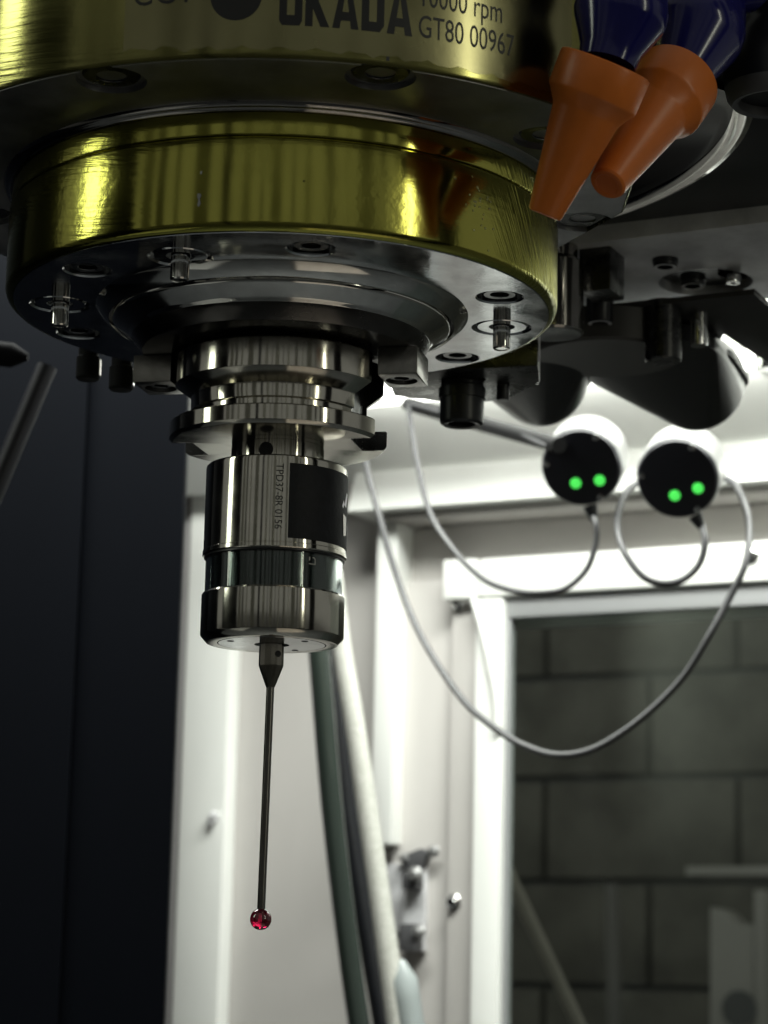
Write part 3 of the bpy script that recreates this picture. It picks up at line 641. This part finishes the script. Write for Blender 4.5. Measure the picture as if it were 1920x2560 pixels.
def knob(px, py, k, r, parent, nm='door_screw', m_='chrome'):
    c = w(px, py, k)
    s = part(nm, cyl(c, -WN, [(r*1.5, -1), (r*1.5, 0), (r*1.3, .6), (r, .8), (r, 3.2), (r*.75, 4.2), (0, 4.4)], 28), M[m_], parent)
    part('screw_slot', cyl(c-WN*4.45, -WN, [(0, .05), (r*.25, .05)], 12), M['hole'], s); return s
knob(1146, 1508, kd-4, 3.3, dr); knob(1133, 2255, kd-4, 3.3, dr); knob(1878, 1390, kd+2, 3.3, dr)
# latch
LG = mat('latch_grey', (.10, .10, .105), .2, .5); LS = mat('latch_screw_grey', (.42, .42, .42), .7, .4)
M['latchs'] = LS
lt = thing('door_latch', 'dark metal latch with screws on the grey door panel', 'latch', w(1040, 2375, 16))
part('latch_plate', wbox(uw(1012, 2250, 16), uw(1068, 2250, 16), zw(1040, 2380, 16), zw(1040, 2165, 16), 14, 20, 1.5), M['plate'], lt)
part('latch_block', wbox(uw(1018, 2250, 20), uw(1062, 2250, 20), zw(1040, 2378, 20), zw(1040, 2310, 20), 20, 32, 2), LG, lt)
part('latch_block', wbox(uw(1020, 2250, 20), uw(1060, 2250, 20), zw(1040, 2225, 20), zw(1040, 2180, 20), 20, 30, 2), LG, lt)
part('latch_tongue', prism([w(1005, 2146, 16), w(1062, 2122, 16), w(1082, 2132, 16), w(1066, 2178, 16), w(1030, 2178, 16)], -WN*7, .8), LG, lt)
part('latch_strip', wbox(uw(966, 2250, 14), uw(1010, 2250, 14), zw(1000, 2330, 14), zw(1000, 2160, 14), 14, 17, .8), M['plate'], lt)
for px, py, r in ((1014, 2146, 2.4), (1083, 2128, 2.6), (1037, 2186, 3.2), (1046, 2330, 2.8)): knob(px, py, 22 if py < 2150 else 31, r, lt, 'latch_screw', 'latchs')
# columns at the left of the back wall
wc = single('wall_column', wbox(uw(450, 1900, 16), uw(566, 1900, 16), -900, 420, 0, 16, 4), M['white'], 'tall bright white column beside the dark panel, left of the hoses', 'column')
cl = w(530, 2045, 17)
single('wall_clip', hull([cl+Vector((-3, 0, -4)), cl+Vector((-1, -6, -6)), cl+Vector((4, -5, 3)), cl+Vector((1, 0, 5)), cl+Vector((2, -8, 0)), cl+Vector((5, 0, -1)), cl+Vector((-2, -3, 2))]), M['plate'],
       'small grey clip on the bright white column', 'clip')
single('wall_column', wbox(uw(450, 1900, 16)-16, uw(450, 1900, 16)-.6, -900, 420, 0, 13, 2), mat('grey_edge_enamel', (.30, .29, .29), 0, .5), 'narrow grey edge strip between the dark panel and the white column', 'strip')
# dark panel at the left
dk = single('dark_side_panel', box((at(200, 1700, 520)+at(-400, 1700, 520))/2*1. , 10, 10, 10), M['darkpanel'], 'wide dark blue black sheet metal panel filling the left side', 'panel')
bpy.data.objects.remove(dk.o)
pe = at(437, 1900, 520)
dp = thing('side_panel', 'wide blue black sheet metal panel filling the left side', 'panel', (pe.x-150, 520, -900))
x2 = at(178, 1900, 520).x
part('panel_sheet', box(((x2+pe.x)/2, 526, -240), pe.x-x2-.6, 12, 1320, 0, .5), M['darkpanel'], dp)
part('panel_sheet', box((x2-320, 524, -240), 639.4, 14, 1320, 0, .5), M['darkpanel'], dp)
tb0, tb1 = at(118, 915, 330), at(-40, 1290, 330)
single('slanted_tube', tube([tb0, (tb0+tb1)/2, tb1], 4.3, 20), mat('satin_tube_metal', (.05, .05, .055), 1, .45), 'slanted dull metal tube at the left edge in front of the dark panel', 'tube')
tb2, tb3 = at(70, 893, 240), at(-60, 878, 240)
single('rounded_arm', tube([tb2, tb2*.7+tb3*.3, tb3], lambda t: 1.5+3.4*math.sqrt(min(1, t*2.0)), 20), mat('dark_arm_metal', (.010, .010, .012), 0, .75, spec=.08), 'dark rounded arm end at the left edge below the flange', 'arm')
# LED strip lamp along the top of the back wall
la, lb_ = w(900, 1005, 95), w(1905, 888, 95)
lm = thing('strip_lamp', 'lit white strip lamp along the back wall behind the tool pots', 'lamp', (la+lb_)/2)
la2 = la-(lb_-la)*.10; lb2 = la+(lb_-la)*1.0
part('lamp_tube', box((la2+lb2)/2, (lb2-la2).length, 14, 7.5, math.atan2((lb2-la2).y, (lb2-la2).x), 1), M['lamptube'], lm)
part('lamp_housing', box((la2+lb2)/2+Vector((0, 0, 8.5))+WN*6, (lb2-la2).length+20, 40, 8, math.atan2((lb2-la2).y, (lb2-la2).x), 1), M['white'], lm)
part('lamp_end', box(lb2+MU*5, 12, 24, 22, WY, 2), M['chrome'], lm)
# ================================================================== RECEIVERS
def receiver(label, px, py, Y, r, leds, back, cab):
    c = at(px, py, Y); bk = at(px+back[0], py+back[1], Y+28); ax = (c-bk).normalized(); L = 30.
    t = thing('receiver', label, 'receiver', c-ax*L, 'round receivers with green lights')
    mx = frame(c, ax)
    part('receiver_shell', lathe([(0, -L), (r*1.0, -L), (r*1.06, -L+2), (r*1.07, -7), (r*1.06, -4.5), (r*1.04, -3)], 72, mx), M['shell'], t)
    part('receiver_face', lathe([(r*1.05, -5), (r*1.02, -1.2), (r*.98, -.3), (r*.9, 0), (0, 0)], 72, mx), M['puck'], t)
    for lx, ly in leds:
        q = at(lx, ly, c.y); d = ray(lx, ly); q = CAM+d*((c-CAM).dot(ax)/d.dot(ax))
        part('led', cyl(q, ax, [(2.7, -.3), (2.65, .3), (2.2, .9), (1.2, 1.25), (0, 1.35)], 28), M['led'], t)
    for aa in (62, 172, 300):
        q = mx @ Vector((r*.92*math.cos(R_(aa)), r*.92*math.sin(R_(aa)), 0))
        part('face_screw', cyl(q, ax, [(1.7, -.2), (1.6, .3), (.8, .5), (0, .3)], 16), M['chrome'], t)
    q = at(cab[0], cab[1], c.y+4); q2 = at(cab[2], cab[3], c.y+4)
    part('cable_gland', tube([q, (q+q2)/2, q2], lambda s: 3.6-1.6*s, 16), M['black'], t)
    return c, ax, t
def cr2(x, y): return 1320+x/2.765, 1000+y/2.765
f1 = cr2(365, 470); f2 = cr2(1030, 548)
g1 = cr2(430, 735)+cr2(455, 830); g2 = cr2(1155, 800)+cr2(1200, 880)
c1, ax1, rc1 = receiver('round black receiver with two green lights and a dark rod on its left', f1[0], f1[1], 470, 18.9, [cr2(330, 575), cr2(495, 555)], (22, -40), g1)
c2, ax2, rc2 = receiver('round black receiver with two green lights, right of the one with the rod', f2[0], f2[1], 455, 19.2, [cr2(1015, 660), cr2(1175, 610)], (24, -44), g2)
ra, rb = at(1398, 1113, 462), at(1020, 1010, 640)
part('support_rod', tube([ra, ra*.6+rb*.4, rb], 4.0, 18), M['hole'], rc1)
def c6(x, y): return 860+x/1.565, 1000+y/1.565
def cable(label, pts, Y, r):
    P3 = [at(*c6(x, y), Y+dy) for x, y, dy in pts]
    return single('cable', tube(catmull(P3, 8), r, 14), M['cable'], label, 'cable', 'grey cables hanging at the back wall')
cable('thin grey cable hanging from the upper wall to the receiver with the rod', [(250, 20, 160), (268, 140, 120), (290, 260, 90), (340, 450, 60), (440, 600, 40), (545, 700, 20), (660, 745, 10), (770, 755, 0), (870, 735, 0), (950, 660, 0), (985, 560, 0), (986, 490, 0), (972, 448, 4)], 470, 1.5)
cable('long grey cable looping from the right receiver across the dark window', [(1402, 490, 4), (1412, 560, 0), (1390, 640, 0), (1330, 700, 0), (1250, 718, 0), (1170, 690, 0), (1100, 600, 5), (1070, 500, 15), (1085, 400, 30), (1140, 330, 45), (1300, 270, 50), (1500, 310, 40), (1560, 390, 20), (1585, 500, 10), (1570, 640, 0), (1510, 770, 0), (1430, 920, 0), (1330, 1080, 5), (1200, 1215, 10), (1060, 1320, 15), (940, 1378, 20), (820, 1388, 25), (700, 1350, 35), (600, 1290, 45), (480, 1190, 60), (370, 1040, 80), (280, 880, 100), (210, 700, 120), (150, 500, 150), (90, 270, 170), (60, 120, 190)], 455, 1.75)
cable('thin grey cable running along the dark rod to the left receiver', [(240, 10, 150), (420, 60, 110), (560, 90, 70), (680, 130, 30), (780, 175, 0), (830, 185, -2)], 470, 1.2)
# white cable on the door stile
P3 = [w(*c6(505, 780), kd+5), w(*c6(540, 900), kd+6), w(*c6(575, 1050), kd+6), w(*c6(598, 1180), kd+6), w(*c6(600, 1290), kd+6)]
single('cable', tube(catmull(P3, 8), 2.2, 14), M['white'], 'white cable lying on the door frame left of the dark window', 'cable')
# ================================================================== HOSES
h1 = [at(785, 1480, 690), at(800, 1660, 690), at(830, 2022, 690), at(873, 2384, 690), at(912, 2660, 690)]
single('hose', tube(catmull(h1, 10), 6.3, 28), M['hose'], 'dark green grey rubber hose slanting down, leftmost of the three hoses', 'hose', 'hoses slanting down behind the stylus')
h3 = [at(812, 1480, 715), at(829, 1660, 715), at(868, 2022, 715), at(927, 2384, 715), at(975, 2660, 715)]
single('hose', tube(catmull(h3, 10), 5.8, 28), M['black'], 'matt black hose squeezed between the green grey hose and the white braided hose', 'hose', 'hoses slanting down behind the stylus')
h2 = [at(832, 1430, 640), at(855, 1620, 640), at(893, 1850, 640), at(944, 2200, 640), at(978, 2440, 640), at(1006, 2640, 640)]
single('hose', tube(catmull(h2, 24), lambda t: 5.3+.9*t, 24, uv=True), M['braid'], 'white braided hose slanting down right of the black hoses', 'hose', 'hoses slanting down behind the stylus')
q = at(1000, 2400, 640); q2 = at(1030, 2600, 640)
single('hose_sleeve', tube([q, q*.75+q2*.25, (q+q2)/2, q2], lambda t: 2.5+5.5*min(1, t*3), 20), mat('milky_sleeve', (.36, .40, .40), 0, .3), 'milky plastic sleeve against the lower end of the braided hose', 'sleeve')
# ================================================================== BEYOND THE WINDOW
BY = R_(-28.5); BU = Vector((math.cos(BY), math.sin(BY), 0)); BN = Vector((-math.sin(BY), math.cos(BY), 0))
B0 = at(1500, 1945, 4050); BC = B0.dot(BN)
def bw(px, py, k=0.):
    d = ray(px, py); return CAM+d*((BC-k-CAM.dot(BN))/d.dot(BN))
bwall = thing('block_wall', 'grey concrete block wall seen through the dark door window', 'wall', bw(1600, 2560))
zj = bw(1600, 1946).z; uj = bw(1636, 1830).dot(BU); BH, BL = 200., 400.
part('mortar_bed', box(BU*uj+BN*(BC+34)+Vector((0, 0, zj-100)), 5200, 40, 4600, BY), M['mortar'], bwall)
blk = None
for rr in range(-6, 6):
    off = 0 if rr % 2 == 0 else .45*BL
    for cc in range(-4, 5):
        pos = BU*(uj+off+(cc+.5)*BL)+BN*(BC+random.uniform(-2, 2))+Vector((0, 0, zj+(rr+.5)*BH))
        if blk is None:
            bm = box((0, 0, 0), BL-12, 60, BH-12, BY, 4)
            for v in bm.verts: v.co *= MM
            blk = finish(bm, M['block'], 30); blk.name = 'brick'
        o = bpy.data.objects.new('block', blk); COL.objects.link(o); o.parent = bwall.o; o.location = (pos-bwall.loc)*MM
cb = thing('sheet_cabinet', 'pale metal cabinet seen low through the right of the door window', 'cabinet', bw(1850, 2700, 900))
def bbox(px0, px1, py0, py1, k, th, bev=4):
    a, b = bw(px0, py1, k), bw(px1, py0, k); u0_, u1_ = a.dot(BU), b.dot(BU)
    return box(BU*((u0_+u1_)/2)+BN*(BC-k+th/2)+Vector((0, 0, (a.z+b.z)/2)), abs(u1_-u0_), th, abs(b.z-a.z), BY, bev)
pp = [bw(1775, 2268, 900), bw(1805, 2275, 900), bw(1842, 2310, 900), bw(1884, 2312, 900), bw(1884, 2900, 900), bw(1775, 2900, 900)]
part('cabinet_front', prism(pp, BN*60, 2), M['cabinet'], cb)
part('cabinet_post', bbox(1888, 1912, 2225, 2900, 905, 40), M['cabinet'], cb)
part('cabinet_opening', cyl(bw(1848, 2522, 908), -BN, [(0, 0), (27, 0)], 32), M['mortar'], cb)
single('wall_shelf', bbox(1712, 2100, 2165, 2190, 850, 120), M['cabinet'], 'thin pale shelf above the cabinet behind the door window', 'shelf')
p0, p1 = bw(1530, 2210, 500), bw(1540, 2760, 500)
single('thin_post', tube([p0, (p0+p1)/2, p1], 12, 14), mat('dim_post', (.26, .25, .24), 0, .5), 'thin pale post in front of the block wall behind the window', 'post')
p0, p1 = at(1240, 2120, 1250), at(1475, 2620, 1500)
single('slanted_pipe', tube([p0, (p0+p1)/2, p1], 5.6, 18), M['conduit'], 'slanted brown grey pipe behind the lower left of the door window', 'pipe')
# ================================================================== rest of the enclosure (behind and beside the camera, seen in the metal)
single('hall_floor', box((0, 0, -935), 14000, 14000, 20), mat('hall_floor_paint', (.12, .12, .115), 0, .5), None, None, kind='structure')
single('machine_bed', box((0, 0, -905), 2600, 2600, 20), M['floor'], None, None, kind='structure')
single('machine_bed', box((330, -330, -850), 470, 520, 80, .1, 2), mat('brown_reflected_block', (.62, .54, .48), 0, .6), None, None, kind='structure')  # unseen block added for a brown patch in the nose bevel's reflection
single('machine_bed', box((-640, -300, -850), 420, 500, 80, 0, 2), mat('pale_reflected_block', (.45, .45, .44), 0, .6), None, None, kind='structure')  # unseen pale block added to lighten the left of the bevel's reflection
def upright(az0, az1, dist, m_, z0=-900, z1=1200, name='enclosure_wall'):
    a, b = [Vector((dist*math.sin(R_(z)), -dist*math.cos(R_(z)), 0)) for z in (az0, az1)]
    c = (a+b)/2; d = b-a
    single(name, box((c.x, c.y, (z0+z1)/2), d.length, 20, z1-z0, math.atan2(d.y, d.x), 2), m_, None, None, kind='structure')
upright(-84, -56, 980, M['darkpanel']); upright(-21.5, -18.5, 1300, M['darkpanel']); upright(45, 56, 1020, M['darkpanel']); upright(62.5, 72, 1050, M['darkpanel'])
upright(-130, -95, 1000, M['darkpanel'])
rr = random.Random(3)
for i, (a0, a1, al) in enumerate([(-54, -50, .6), (-48, -45, .35), (-41, -39, .75), (-33, -27, .5), (-14, -11, .7), (-7, -6, .2), (-3, 1, .65), (5, 6, .3), (10, 12, .8), (18, 21, .45), (26, 27, .8), (31, 37, .55), (40, 42, .2)]):
    upright(a0, a1, 2400+i*7, mat('reflection_strip_paint', (al*.8, al*.8, al*.7), 0, .6), -900, 2600, 'hall_reflection_strip')  # unseen strips added for fine upright lines in the metal's reflections
